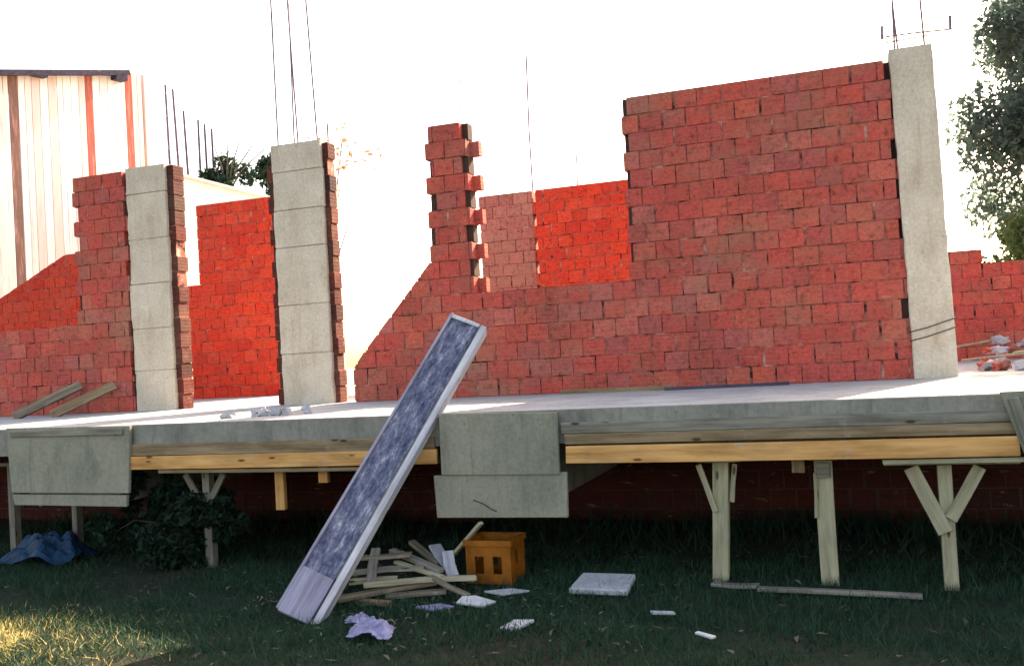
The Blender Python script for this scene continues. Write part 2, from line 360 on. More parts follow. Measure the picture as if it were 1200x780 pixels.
# slab
bm = bmesh.new(); box(bm, -13.2, 5.2, -2.25, 4.3, -.22, 0)
bmesh.ops.subdivide_edges(bm, edges=bm.edges, cuts=1); from_bm('floor_slab', bm, [M_slab], house)
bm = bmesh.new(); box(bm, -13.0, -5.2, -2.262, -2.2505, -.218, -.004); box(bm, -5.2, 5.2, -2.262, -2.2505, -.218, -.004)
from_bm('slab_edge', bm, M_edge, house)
for x0, x1, zb in ((-6.3, -5.4, -.6), (-2.55, -1.95, -.62)):
    bm = bmesh.new(); box(bm, x0, x1, -2.24, -.2, zb, -.221); from_bm('downstand_beam', bm, M_edge, house)
masonry('foundation_wall', rect_rows(6, -13, 5), (0, -.02, GZ - .05), 0, .25, M_brick_dark, house, label='dark red brick foundation wall in the shade under the slab', bed=M_shade)
# facade, left piece: sill-high wall and full-height pier
rows = []
for i in range(16):
    rows.append([(-10.6, -10.6, -7.16, -7.16)] if i < 6 else [(-7.87 + tooth(i, .008),) * 2 + (-7.16,) * 2])
masonry('brick_wall', rows, (0, 0, 0), 0, .2, M_brick, house, label='low brown brick wall rising to a full-height pier beside the narrow column', notch=((-7.16, .05, 0), (-7.87, .06, 1)))
# facade, main piece: raked end, slim pier, window opening, tall wall
rows = []
def rake(z): return -4.55 if z < .34 else -4.55 + (z - .34) * (.87 / .94)
for i in range(16):
    z0, z1 = i * CH, (i + 1) * CH; r = .475 - .012 * z0
    if i < 6: rows.append([(rake(z0), rake(z1), r, r)])
    else:
        l0, l1 = min(rake(z0), -3.67), min(rake(z1), -3.67)
        if l0 > -3.69: l0 = l1 = -3.67 + tooth(i, .006)
        pr = -3.25
        rows.append([(l0, l1, pr, pr), (-1.78 + tooth(i, .005),) * 2 + (r, r)])
masonry('brick_wall', rows, (0, 0, 0), 0, .2, M_brick, house, label='red brick wall with raked end, slim toothed pier and wide window opening', notch=((-3.67, .075, 1.2), (-3.25, .07, 1.0), (-1.78, .05, 1), (.455, .10, 0)), teeth=((-3.262, -3.17, .11),))
# walls at the back of the rooms
rows = []
for i in range(17):
    z0, z1 = i * CH, (i + 1) * CH
    def lk(z): return -13.1 if z < 1.3 else -13.1 + (z - 1.3) * (1.5 / .65)
    if z1 < 1.72: rows.append([(lk(z0), lk(z1), -7.1, -7.1)])
    elif z1 < 2.35: rows.append([(lk(z0), lk(z1), -9.6, -9.6), (-8.57, -8.57, -7.1, -7.1)])
    else: rows.append([(-8.57, -8.57, -7.1, -7.1)])
masonry('brick_wall', rows, (0, 3.0, 0), 0, .2, M_brick_red, house, label='bright red rear brick wall seen between the two left columns')
masonry('brick_wall', rect_rows(16, -4.70, -3.93), (0, 4.0, 0), 0, .2, M_brick_pale, house, label='dull pinkish brown rear brick wall seen through the window opening')
masonry('brick_wall', rect_rows(16, -3.90, -1.2, .02), (0, 3.98, 0), 0, .2, M_brick_red, house, label='bright red rear brick wall seen through the window opening')
rows = [[(.2, .2, 5.1, 5.1)] for i in range(7)] + [[(.2, .2, 1.46, 1.46)]]
masonry('brick_wall', rows, (0, 4.0, 0), 0, .2, M_brick, house, label='low red brick wall beyond the tall pale column')
# toothed brick jambs beside the columns
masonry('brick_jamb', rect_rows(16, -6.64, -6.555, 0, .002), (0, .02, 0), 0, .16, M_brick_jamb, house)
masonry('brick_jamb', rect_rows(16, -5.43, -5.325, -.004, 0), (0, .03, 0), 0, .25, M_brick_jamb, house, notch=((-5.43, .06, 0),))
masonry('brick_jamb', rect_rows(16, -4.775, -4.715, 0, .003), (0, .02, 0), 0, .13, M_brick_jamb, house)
# columns
def column(x0, x1, y0, y1, z1, joints, lean=0):
    bm = bmesh.new(); zs = [0]
    for j in joints: zs += [j - .006, j, j + .006]
    q = .1
    while q < z1 - .05:
        if all(abs(q - j) > .03 for j in joints): zs.append(q)
        q += random.uniform(.05, .12)
    zs = sorted(zs); zs.append(z1); rings = []; js = set(joints); off = 0
    for z in zs:
        ins = .013 if z in js else 0
        if z in js: off = random.uniform(-.009, .009)
        rings.append([bm.verts.new((x + sx * ins + lean * z + off * (z not in js) + sx * max(0, random.gauss(0, .0035)), y + sy * ins + off * .5 + sy * max(0, random.gauss(0, .0035)), z + (random.uniform(-.015, .02) if z == z1 else 0))) for x, y, sx, sy in ((x0, y0, 1, 1), (x1, y0, -1, 1), (x1, y1, -1, -1), (x0, y1, 1, -1))])
    for a, b_ in zip(rings, rings[1:]):
        for k in range(4): bm.faces.new((a[k], a[(k + 1) % 4], b_[(k + 1) % 4], b_[k]))
    bm.faces.new(rings[0][::-1]); bm.faces.new(rings[-1])
    e = [x for x in bm.edges if abs(x.verts[0].co.z - x.verts[1].co.z) > .05]
    bmesh.ops.bevel(bm, geom=e, offset=.008, segments=1, affect='EDGES')
    return from_bm('concrete_column', bm, M_column, house)
def rebar(par, pts, r=.007):
    bm = bmesh.new(); tube(bm, pts, r, 6); return from_bm('rebar', bm, M_rust, par)
c1 = column(-7.13, -6.63, -.025, .28, 2.57, [.42, .86, 1.33, 1.80, 2.28])
c2 = column(-5.33, -4.77, -.03, .27, 2.58, [.50, .98, 1.55, 1.92, 2.30])
c3 = column(.44, .76, -.03, .30, 2.63, [], -.012)
c1['label'] = 'narrow grey concrete column beside the low brown wall'; c2['label'] = 'wide grey beige column with cast joints'; c3['label'] = 'tall smooth pale column at the end of the tall wall'
for x, y, dx, h in ((-5.26, .0, .0, 1.75), (-5.20, .2, .02, 1.55), (-5.03, -.0, -.05, 1.9), (-4.84, .05, -.06, 1.8), (-4.82, .22, 0, .28)):
    rebar(c2, [(x, y, 2.5), (x + dx * .5, y, 2.5 + h / 2), (x + dx, y, 2.5 + h)], .0085)
for x, y, dx, h in ((.455, .02, .01, .72), (.50, .24, -.03, .70), (.68, .02, -.02, .72), (.72, .24, .01, .10)):
    rebar(c3, [(x, y, 2.5), (x + dx * .5, y, 2.5 + h / 2), (x + dx, y, 2.5 + h)], .009)
rebar(c3, [(.36, .03, 2.74), (.60, .025, 2.735), (.90, .03, 2.72)], .007); rebar(c3, [(.40, .06, 2.70), (.72, .06, 2.71)], .006)
for x in (.37, .87): rebar(c3, [(x, .03, 2.725), (x + .005, .03, 2.83)], .012)
for k, z in enumerate((.34, .41)):
    bm = bmesh.new(); x0, x1 = .43, .765
    tube(bm, [(x0, -.034, z - .04), (x0 + .12, -.036, z - .015), (x1, -.035, z + .05), (x1 + .003, .13, z + .06), (x1, .305, z + .03), (x0, .305, z - .02), (x0, -.034, z - .04)], .004, 5, False)
    from_bm('tie_wire', bm, M_wire, c3)
rebar(house, [(-3.945, 4.1, 2.4), (-3.95, 4.1, 3.4), (-3.93, 4.1, 4.4)], .011)
rebar(house, [(-3.32, 4.1, 2.4), (-3.31, 4.1, 2.97)], .009)
rebar(house, [(-3.33, .1, 2.5), (-3.32, .1, 3.12)], .005)
# ==================================================================== formwork along the slab edge
G = 'formwork planks along the slab edge'
def edge(x0, x1, z0, z1, m, y, label, t=.026, sag=0):
    return timber('formwork_plank', (x0, y, (z0 + z1) / 2), (x1, y, (z0 + z1) / 2 + sag), z1 - z0, t, m, label=label, cat='plank', group=G, bend=.006)
edge(-5.23, -2.70, -.235, -.15, M_brown, -2.278, 'grey brown plank above the yellow plank, between the left panel and the leaning board')
edge(-5.26, -2.68, -.34, -.24, M_yellow, -2.284, 'yellow plank under the slab edge, running behind the blue leaning board', sag=.005)
edge(-1.80, .80, -.155, -.085, M_grey, -2.278, 'upper weathered grey plank along the slab edge above the timber props')
edge(-1.78, .82, -.225, -.16, M_brown, -2.281, 'brown plank directly above the long orange plank')
edge(-1.775, .83, -.345, -.235, M_yellow, -2.288, 'long orange plank resting above the timber props', .032)
edge(.12, .86, -.385, -.358, M_pale, -2.27, 'thin split pale batten below the orange plank at the forked prop', .03, .004)
edge(-5.0, -3.0, -.372, -.345, M_brown, -2.262, 'thin brown batten under the yellow plank beside the leaning board', .03, -.004)
for x0, x1 in ((-5.2, -2.75), (-1.75, 1.4)):
    timber('bearer_beam', (x0, -2.06, -.295), (x1, -2.06, -.295), .12, .08, M_brown, label='timber bearer hidden behind the yellow edge plank' if x0 < -3 else 'timber bearer resting on the heads of the timber props', cat='beam')
def panel(poly, y, t, m, label, cat='panel'):
    bm = bmesh.new(); prism(bm, poly, y, y + t)
    bmesh.ops.bevel(bm, geom=list(bm.edges), offset=.003, segments=1, affect='EDGES')
    cx = sum(p[0] for p in poly) / len(poly); root = thing('formwork_sheet', (cx, y, poly[0][1]), label, cat, 'formwork panels')
    return root, from_bm('board', bm, m, root)
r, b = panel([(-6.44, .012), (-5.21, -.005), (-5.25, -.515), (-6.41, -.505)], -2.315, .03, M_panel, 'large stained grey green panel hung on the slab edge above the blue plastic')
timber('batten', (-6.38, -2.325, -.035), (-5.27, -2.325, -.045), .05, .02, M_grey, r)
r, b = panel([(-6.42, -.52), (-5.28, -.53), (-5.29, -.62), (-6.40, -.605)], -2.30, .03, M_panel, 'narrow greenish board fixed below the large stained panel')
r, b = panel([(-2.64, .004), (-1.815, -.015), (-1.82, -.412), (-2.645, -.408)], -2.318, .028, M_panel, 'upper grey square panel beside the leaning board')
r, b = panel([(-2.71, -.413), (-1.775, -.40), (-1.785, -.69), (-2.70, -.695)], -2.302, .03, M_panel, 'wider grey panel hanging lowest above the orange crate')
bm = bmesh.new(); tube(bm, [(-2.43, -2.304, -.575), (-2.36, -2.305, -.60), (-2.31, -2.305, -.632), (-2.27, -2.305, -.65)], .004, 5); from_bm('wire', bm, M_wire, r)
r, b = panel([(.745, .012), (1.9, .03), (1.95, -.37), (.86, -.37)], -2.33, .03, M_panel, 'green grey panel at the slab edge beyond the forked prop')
for x in (.86, 1.5): timber('cleat', (x - .05, -2.34, -.02), (x + .03, -2.34, -.35), .05, .02, M_grey, r)
# ==================================================================== timber props
def prop(name, x, y, ztop, label, w=.09, m=M_pale, braces=(), head=None, lean=0, zb=GZ, t=.07):
    o = thing(name, (x + lean, y, zb), label, 'prop', 'timber props under the slab')
    timber('post', (x + lean, y, zb - .02), (x, y, ztop), w * 1.1, t, m, o, (0, -1, 0))
    for x0, z0, x1, z1, bw in braces:
        timber('brace', (x0, y - t / 2 - .012, z0), (x1, y - t / 2 - .012, z1), bw, .022, m, o, (0, -1, 0))
    if head: timber('head_board', (head[0], y, ztop + .016), (head[1], y, ztop + .016), .08, .03, m, o, (0, 0, 1))
    return o
prop('timber_prop', -.825, -2.09, -.375, 'straight pale prop with short side braces near the grey stone slab', .09, M_pale, [(-.96, -.385, -.87, -.68, .035), (-.735, -.385, -.765, -.62, .03)], (-.97, -.70), -.045)
o = prop('timber_prop', -.215, -2.07, -.375, 'plain pale prop with a small block at its head', .095, M_pale, [], (-.30, -.13), .0)
timber('block', (-.255, -2.13, -.43), (-.175, -2.13, -.43), .09, .03, M_grey, o, (0, -1, 0)); timber('side_strip', (-.27, -2.11, -.72), (-.262, -2.11, -.45), .025, .02, M_pale, o, (0, -1, 0))
prop('timber_prop', .455, -2.10, -.41, 'forked Y shaped prop with two wide braces', .07, M_pale, [(.275, -.42, .44, -.80, .085), (.64, -.42, .47, -.72, .07)], (.13, .85), .0)
prop('timber_prop', -4.76, -2.0, -.40, 'greenish prop with V braces half hidden by the dark shrub', .06, M_grey, [(-4.93, -.41, -4.78, -.66, .05), (-4.58, -.41, -4.73, -.64, .05)], (-5.02, -4.5), .0)
prop('timber_prop', -6.30, -1.75, -.62, 'thin pale prop standing behind the blue plastic under the panel', .05, M_grey)
prop('timber_prop', -7.05, -1.7, -.36, 'grey prop standing behind the blue plastic at the end of the panel', .06, M_grey, [], (-7.2, -6.9))
timber('wood_offcut', (-6.55, -1.9, -.67), (-6.42, -1.95, -.52), .05, .03, M_pale, label='short pale wood stub slanting below the large stained panel', cat='wood')
for x, zt, zb, lab in ((-4.03, -.345, -.67, 'longest wooden stub hanging under the slab left of the leaning board'), (-3.66, -.345, -.475, 'short wooden stub hanging behind the leaning board'), (-.36, -.36, -.445, 'tiny wooden stub under the orange plank beside the plain prop')):
    timber('wood_stub', (x, -2.12, zb), (x, -2.12, zt), .075, .04, M_yellow if x < -1 else M_brown, label=lab, cat='wood', group='wooden stubs under the slab')
# ==================================================================== leaning trough board
F = Vector((-3.215, -3.28, GZ)); T = Vector((-2.60, -1.80, .625))
ax = (T - F).normalized(); fn = Vector((.10, -1, 0)); fn = (fn - ax * fn.dot(ax)).normalized(); sd = ax.cross(fn)
if sd.x < 0: sd = -sd
lb = thing('leaning_board', F, 'long blue grey board leaning from the lawn onto the slab edge', 'board')
def on(s, a, n): return F + ax * s + sd * a + fn * n
LN = (T - F).length
timber('face_board', on(.30, -.012, .0), on(LN, -.012, 0), .215, .03, M_film, lb, fn, .002)
timber('rim', on(0.02, -.128, .004), on(LN + .01, -.128, .004), .018, .052, M_foot, lb, fn, .002)
timber('side_board', on(.0, .132, -.012), on(LN - .01, .132, -.012), .042, .10, M_rim, lb, fn, .002)
timber('groove_strip', on(.32, .103, .008), on(LN - .02, .103, .008), .010, .03, M_grey, lb, fn, .001)
timber('foot_board', on(.01, -.012, .006), on(.31, -.012, .006), .214, .045, M_foot, lb, fn, .001)
timber('end_cleat', on(LN - .03, -.012, .02), on(LN, -.012, .02), .21, .012, M_rim, lb, fn, .001)
# ==================================================================== crate
cx0, cx1, cy0, cy1, ch = -2.50, -2.185, -2.32, -2.04, .285
cr = thing('plastic_crate', (-2.32, -2.1, GZ), 'orange plastic crate with two slots behind the scrap wood pile', 'crate')
bm = bmesh.new()
zz = [GZ + .005, GZ + .07, GZ + .185, GZ + ch]
w = (cx1 - cx0)
def bars(y0, y1):
    box(bm, cx0, cx1, y0, y1, zz[0], zz[1]); box(bm, cx0, cx1, y0, y1, zz[2], zz[3])
    for a, b_ in ((0, .2), (.40, .60), (.8, 1)): box(bm, cx0 + w * a, cx0 + w * b_, y0 + .001, y1 - .001, zz[1], zz[2])
bars(cy0, cy0 + .018); from_bm('front_panel', bm, M_crate, cr)
bm = bmesh.new(); bars(cy1 - .018, cy1); from_bm('rear_panel', bm, M_crate, cr)
for x in (cx0, cx1 - .018):
    bm = bmesh.new(); d = cy1 - cy0 - .04
    box(bm, x, x + .018, cy0 + .019, cy1 - .019, zz[0], zz[1] + .05); box(bm, x, x + .018, cy0 + .019, cy1 - .019, zz[2] + .03, zz[3])
    for a, b_ in ((0, .3), (.7, 1)): box(bm, x + .001, x + .017, cy0 + .02 + d * a, cy0 + .02 + d * b_, zz[1] + .05, zz[2] + .03)
    from_bm('side_panel', bm, M_crate, cr)
bm = bmesh.new(); box(bm, cx0 + .02, cx1 - .02, cy0 + .02, cy1 - .02, zz[0] + .002, zz[0] + .02); from_bm('base', bm, M_crate, cr)
bm = bmesh.new()
for a in ((cx0 - .012, cx1 + .012, cy0 - .012, cy0 - .0005), (cx0 - .012, cx1 + .012, cy1 + .0005, cy1 + .012), (cx0 - .012, cx0 - .0005, cy0, cy1), (cx1 + .0005, cx1 + .012, cy0, cy1)): box(bm, *a, zz[3] - .03, zz[3] + .006)
from_bm('rim', bm, M_crate, cr)
# ==================================================================== scrap wood beside the crate
SG = 'scrap planks piled by the crate'
def scrap(p0, p1, w, h, m, label, g=SG): timber('scrap_plank', p0, p1, w, h, m, label=label, cat='plank', group=g, side=(0, 0, 1), bend=.01)
z = GZ
scrap((-3.10, -2.98, z + .05), (-2.62, -2.55, z + .07), .07, .03, M_scrap, 'brown plank lying lowest in the scrap pile beside the leaning board')
scrap((-2.98, -2.85, z + .11), (-2.36, -2.50, z + .09), .05, .028, M_pale, 'pale batten across the front of the scrap pile, pointing at the crate')
scrap((-3.18, -2.62, z + .13), (-2.72, -2.50, z + .145), .08, .025, M_grey, 'short grey plank behind the leaning board in the scrap pile')
scrap((-3.05, -2.30, z + .21), (-2.60, -2.52, z + .13), .06, .03, M_grey, 'grey batten sloping down from the top of the scrap pile')
scrap((-3.0, -2.1, z + .23), (-2.72, -2.28, z + .12), .05, .03, M_scrap, 'dark batten leaning at the back of the scrap pile')
scrap((-3.22, -2.50, z + .20), (-2.85, -2.42, z + .215), .07, .025, M_scrap, 'dark short plank on top of the scrap pile, nearest the leaning board')
scrap((-3.15, -2.72, z + .095), (-2.86, -2.62, z + .10), .06, .03, M_pale, 'stubby pale offcut in the scrap pile by the leaning board')
scrap((-2.85, -2.82, z + .035), (-2.50, -2.66, z + .04), .09, .02, M_scrap, 'flat wide dark plank at the foot of the scrap pile')
scrap((-2.78, -2.38, z + .05), (-2.40, -2.42, z + .06), .06, .03, M_brown, 'brown plank running under the crate side of the scrap pile')
scrap((-3.2, -2.85, z + .03), (-2.75, -2.95, z + .03), .05, .03, M_brown, 'brown batten flat on the grass before the scrap pile')
scrap((-2.66, -2.20, z + .15), (-2.36, -2.36, z + .415), .035, .022, M_pale, 'thin pale stick propped against the orange crate', 'sticks by the crate')
scrap((-2.95, -2.45, z + .17), (-2.55, -2.60, z + .115), .045, .02, M_pale, 'thin pale lath lying askew over the middle of the scrap pile')
scrap((-3.12, -2.40, z + .24), (-2.98, -2.75, z + .10), .06, .025, M_grey, 'short grey board tilted against the leaning board side of the scrap pile')
scrap((-2.62, -2.62, z + .12), (-2.30, -2.78, z + .05), .04, .02, M_scrap, 'dark lath sticking out of the scrap pile in front of the crate')
scrap((-2.80, -2.15, z + .22), (-2.62, -2.30, z + .10), .09, .02, M_stone, 'grey broken sheet standing at the back of the scrap pile')
scrap((-2.66, -2.25, z + .20), (-2.56, -2.40, z + .06), .08, .02, M_rim, 'light grey broken sheet standing between the scrap pile and the crate')
def shard(name, x, y, poly, t, m, label, cat, tilt=(0, 0), rz=0, group=None, z=GZ, lift=.03):
    bm = bmesh.new(); a = [bm.verts.new((px, py, 0)) for px, py in poly]
    f = bm.faces.new(a); ex = bmesh.ops.extrude_face_region(bm, geom=[f])
    for v in ex['geom']:
        if isinstance(v, bmesh.types.BMVert): v.co.z += t
    bmesh.ops.recalc_face_normals(bm, faces=bm.faces)
    bmesh.ops.bevel(bm, geom=list(bm.edges), offset=t * .18, segments=1, affect='EDGES')
    M = Matrix.Translation((x, y, z + lift)) @ Matrix.Rotation(rz, 4, 'Z') @ Matrix.Rotation(tilt[0], 4, 'X') @ Matrix.Rotation(tilt[1], 4, 'Y')
    return tag(from_bm(name, bm, m, None, M), label, cat, group)
shard('stone_slab', -1.55, -2.42, [(-.19, -.13), (.17, -.15), (.19, .15), (-.15, .16)], .04, M_stone, 'flat grey stone slab lying alone on the grass', 'slab', (.10, .02), .1)
shard('tile_shard', -2.22, -2.86, [(-.11, -.05), (.06, -.07), (.12, .02), (-.02, .07), (-.1, .04)], .015, M_white, 'pale shard on the grass just before the scrap pile', 'shard', (.15, .1), .1)
shard('tile_shard', -1.82, -3.30, [(-.09, -.05), (.03, -.06), (.11, .03), (-.01, .05)], .018, M_white, 'white pointed shard lying apart on the open grass', 'shard', (.2, -.1), .1)
shard('tile_shard', -.79, -3.33, [(-.05, .03), (-.03, .045), (.055, -.02), (.03, -.04)], .012, M_white, 'tiny white sliver on the grass before the straight prop', 'shard', (.1, 0), .2)
shard('tile_shard', -1.08, -2.95, [(-.07, .01), (.06, .025), (.08, -.01), (-.05, -.03)], .012, M_stone, 'small grey sliver on the grass near the stone slab', 'shard', (.05, 0), -.1)
shard('tile_shard', -2.42, -3.02, [(-.12, .0), (.02, .05), (.12, .01), (.0, -.05)], .015, M_lilac, 'bluish flat shard beside the pale shard', 'shard', (.1, 0), .1)
shard('tile_shard', -2.12, -2.62, [(-.14, .0), (.02, .07), (.15, .03), (.0, -.07)], .012, M_stone, 'grey flat sheet on the grass in front of the crate', 'shard', (.02, 0), .05)
scrap((-.62, -2.35, GZ + .03), (.28, -2.42, GZ + .03), .05, .025, M_grey, 'long grey batten on the ground between the plain and forked props', 'battens on the grass')
scrap((-.9, -2.25, GZ + .03), (-.62, -2.3, GZ + .035), .07, .02, M_grey, 'short grey batten at the foot of the straight prop', 'battens on the grass')
def folded(name, c, sx, sy, hgt, m, label, cat, seed):
    r = random.Random(seed); n = 22; bm = bmesh.new(); g = []
    fold = [(r.uniform(0, 6.28), r.uniform(5, 17), r.uniform(0, 6), r.uniform(.3, 1)) for _ in range(7)]
    rad = [r.uniform(.55, 1.15) for _ in range(9)]
    for j in range(n):
        row = []
        for i in range(n):
            u, v = i / (n - 1) * 2 - 1, j / (n - 1) * 2 - 1; a = math.atan2(v, u) / 6.2832 * 9 % 9; q = int(a); k = rad[q] * (1 - a + q) + rad[(q + 1) % 9] * (a - q)
            zz = sum(w_ * abs(math.sin((u * math.cos(t_) + v * math.sin(t_)) * f_ * .5 + p_)) for t_, f_, p_, w_ in fold) / 4
            row.append(bm.verts.new((u * k * sx + r.uniform(-.006, .006), v * k * sy + r.uniform(-.006, .006), zz * hgt * max(.15, 1.1 - (u * u + v * v) * .7))))
        g.append(row)
    for j in range(n - 1):
        for i in range(n - 1): bm.faces.new((g[j][i], g[j][i + 1], g[j + 1][i + 1], g[j + 1][i]))
    o = from_bm(name, bm, m, None, Matrix.Translation(c)); md = o.modifiers.new('thickness', 'SOLIDIFY'); md.thickness = .003
    return tag(o, label, cat)
folded('plastic_bag', (-2.56, -3.50, GZ + .02), .13, .12, .085, M_lilac, 'crumpled lilac plastic bag on the grass near the leaning board foot', 'bag', 4)
folded('plastic_bag', (-2.76, -3.30, GZ + .02), .08, .07, .05, M_lilac, 'small dull grey bag behind the bigger lilac bag', 'bag', 9)
folded('plastic_sheet', (-6.30, -2.02, GZ + .01), .40, .26, .26, M_tarp, 'bundled blue plastic sheet on the ground under the panel', 'sheet', 5)
# ==================================================================== things on the slab
timber('loose_board', (-8.18, -.62, .02), (-7.82, -.06, .31), .10, .035, M_scrap, side=(.6, -.6, .6), label='dark board leaning on the low wall, further from the narrow column', cat='board', group='boards leaning on the low wall')
timber('loose_board', (-7.72, -.58, .02), (-7.38, -.05, .29), .10, .035, M_brown, side=(.6, -.6, .6), label='lighter board leaning on the brick pier next to the narrow column', cat='board', group='boards leaning on the low wall')
timber('floor_batten', (-2.45, -.12, .015), (-1.45, -.16, .015), .04, .025, M_brown, label='thin wooden batten on the slab along the wall foot', cat='batten')
timber('floor_batten', (-1.5, -.26, .012), (-.5, -.18, .014), .03, .02, M_dark, label='dark batten on the slab beneath the tall wall', cat='batten')
def rubble_mesh(seed, s):
    r = random.Random(seed); bm = bmesh.new(); bmesh.ops.create_cube(bm, size=1)
    bmesh.ops.subdivide_edges(bm, edges=bm.edges, cuts=1)
    for v in bm.verts: v.co = Vector((v.co.x * s[0], v.co.y * s[1], v.co.z * s[2])) + Vector([r.uniform(-.022, .022) for _ in range(3)])
    me = bpy.data.meshes.new('broken_brick'); bm.to_mesh(me); bm.free(); return me
protos = []
for k in range(6):
    me = rubble_mesh(k + 20, (random.uniform(.07, .16), random.uniform(.06, .12), random.uniform(.04, .08)))
    me.materials.append((M_brick, M_brick_pale, M_stone)[k % 3]); protos.append(me)
r = random.Random(8)
for k in range(70):
    y = r.uniform(.7, 3.7); x = .86 + (y * .17) + abs(r.gauss(0, .75)); h = max(0, .16 * (1 - abs(y - 3) / 1.6)) * r.random() * 2
    o = bpy.data.objects.new('broken_brick', protos[k % 6]); COL.objects.link(o)
    o.location = (x, y, .035 + h * .8); o.rotation_euler = (r.uniform(-.5, .5), r.uniform(-.5, .5), r.uniform(0, 6))
    tag(o, 'broken brick lump in the rubble on the slab beyond the tall pale column', 'brick', 'broken bricks beyond the tall pale column')
for k, (x0, y0, x1, y1, lab) in enumerate(((.95, 1.6, 1.75, 1.9, 'pale lath lying on the brick rubble, closest to the tall pale column'), (1.25, 2.9, 2.1, 2.5, 'dark lath crossing the brick rubble'), (1.3, 1.0, 2.2, 1.35, 'long pale lath at the near edge of the brick rubble'), (1.0, 3.3, 1.6, 3.5, 'lath leaning at the back of the brick rubble'))):
    timber('lath', (x0, y0, .08 + .03 * k), (x1, y1, .13 + .04 * k), .05, .02, M_pale if k != 1 else M_scrap, side=(0, 0, 1), label=lab, cat='lath', group='laths on the rubble')
me_s = rubble_mesh(77, (.09, .06, .04)); me_s.materials.append(M_stone)
for k, (x, y) in enumerate(((-4.30, -1.75), (-4.40, -1.82), (-4.22, -1.70), (-4.62, -1.9), (-4.52, -1.62), (-4.1, -1.6))):
    o = bpy.data.objects.new('mortar_lump', me_s); COL.objects.link(o); o.location = (x, y, .022); o.rotation_euler = (0, .1 * k, k * 1.1); o.scale = (1, 1, 1 - .08 * k)
    tag(o, 'grey lump of dry mortar on the slab in front of the wide column', 'mortar', 'mortar lumps on the slab')
# ==================================================================== plants
def leaves(clumps, n, size, seed, flat=0):
    r = np.random.default_rng(seed); C = np.array([c[:3] for c in clumps]); R = np.array([c[3] for c in clumps]); Wt = R ** 2.2; Wt = Wt / Wt.sum()
    idx = r.choice(len(clumps), n, p=Wt); d = r.normal(size=(n, 3)); d /= np.linalg.norm(d, axis=1)[:, None]
    P = C[idx] + d * (R[idx] * r.random(n) ** .45)[:, None]
    a = r.normal(size=(n, 3)); a /= np.linalg.norm(a, axis=1)[:, None]; b_ = np.cross(a, r.normal(size=(n, 3))); b_ /= np.linalg.norm(b_, axis=1)[:, None]
    s = size * (r.uniform(.45, 1.1, n) + r.random(n) ** 4 * .9)[:, None]
    V = np.stack([P - a * s, P + b_ * s * .45, P + a * s, P - b_ * s * .45], 1)
    me = bpy.data.meshes.new('crown'); me.vertices.add(n * 4); me.vertices.foreach_set('co', V.reshape(-1))
    me.loops.add(n * 4); me.loops.foreach_set('vertex_index', np.arange(n * 4, dtype=np.int32))
    me.polygons.add(n); me.polygons.foreach_set('loop_start', np.arange(0, n * 4, 4, dtype=np.int32)); me.polygons.foreach_set('loop_total', np.full(n, 4, dtype=np.int32))
    me.update(calc_edges=True); return me
def clump_set(c, rad, n, r0, seed):
    r = random.Random(seed); out = []
    while len(out) < n:
        p = [r.uniform(-1, 1) for _ in range(3)]
        q = sum(x * x for x in p)
        if q > 1 or q < .12: continue
        out.append((c[0] + p[0] * rad[0], c[1] + p[1] * rad[1], c[2] + p[2] * rad[2], r0 * r.uniform(.6, 1.25)))
    return out
def tree(base, c, rad, n, nclump, r0, size, m, label, seed, trunk=.16, cat='tree', name='leafy_tree', group=None):
    o = thing(name, base, label, cat, group); cl = clump_set(c, rad, nclump, r0, seed)
    bm = bmesh.new(); b0 = Vector(base); top = Vector(c) + Vector((0, 0, rad[2] * .5)); mid = b0.lerp(top, .45) + Vector((.12, .05, 0)) * trunk * 6
    tube(bm, [b0, b0.lerp(mid, .5), mid, top], [trunk, trunk * .8, trunk * .6, trunk * .15], 8)
    from_bm('trunk', bm, M_bark, o, smooth=True)
    r = random.Random(seed)
    for q in r.sample(cl, min(9, len(cl))):
        bm = bmesh.new(); s = b0.lerp(top, r.uniform(.4, .8)); e = Vector(q[:3]); tube(bm, [s, s.lerp(e, .5) + Vector((0, 0, .08)), e], [trunk * .32, trunk * .2, trunk * .06], 6)
        from_bm('limb', bm, M_bark, o)
    link('crown', leaves(cl, n, size, seed), o, None, m)
    return o
tree((3.9, 8.2, GZ), (3.55, 8.0, 3.85), (1.72, 1.6, 2.6), 52000, 70, .5, .055, M_leaf, 'tall leafy green tree beyond the low red brick wall', 3)
tree((2.3, 6.6, GZ), (2.45, 6.5, 1.35), (.75, .6, .5), 6000, 16, .3, .05, M_leaf_y, 'yellow green bush under the leafy tree behind the low red wall', 5, .06, 'bush', 'garden_bush')
tree((-11.6, 10.5, GZ), (-10.3, 10.4, 5.1), (.8, .5, .42), 170, 9, .26, .06, M_leaf_o, 'thin tree with sparse orange leaves rising behind the wide column', 7, .06)
tree((-15.3, 13, GZ), (-15.2, 13, 5.3), (.75, .6, .85), 2600, 14, .32, .08, M_leaf_d, 'dark feathery shrub top behind the white shed', 12, .06, 'shrub', 'garden_shrub')
tree((-13.75, 13, GZ), (-13.7, 13, 5.1), (.4, .4, .8), 1600, 9, .26, .075, M_leaf_d, 'small dark conifer behind the white shed, next to the wide column', 14, .05, 'conifer', 'garden_conifer')
# long upward twigs of the feathery shrub
sh = bpy.data.objects['garden_shrub']
for k, (dx, dz) in enumerate(((.45, 1.35), (.85, 1.2), (-.35, 1.3), (.1, 1.5), (1.2, 1.05))):
    bm = bmesh.new(); b0 = Vector((-15.2, 13, 5.0)); tube(bm, [b0, b0 + Vector((dx * .4, 0, dz * .55)), b0 + Vector((dx, 0, dz))], [.03, .022, .012], 5); from_bm('twig', bm, M_bark, sh)
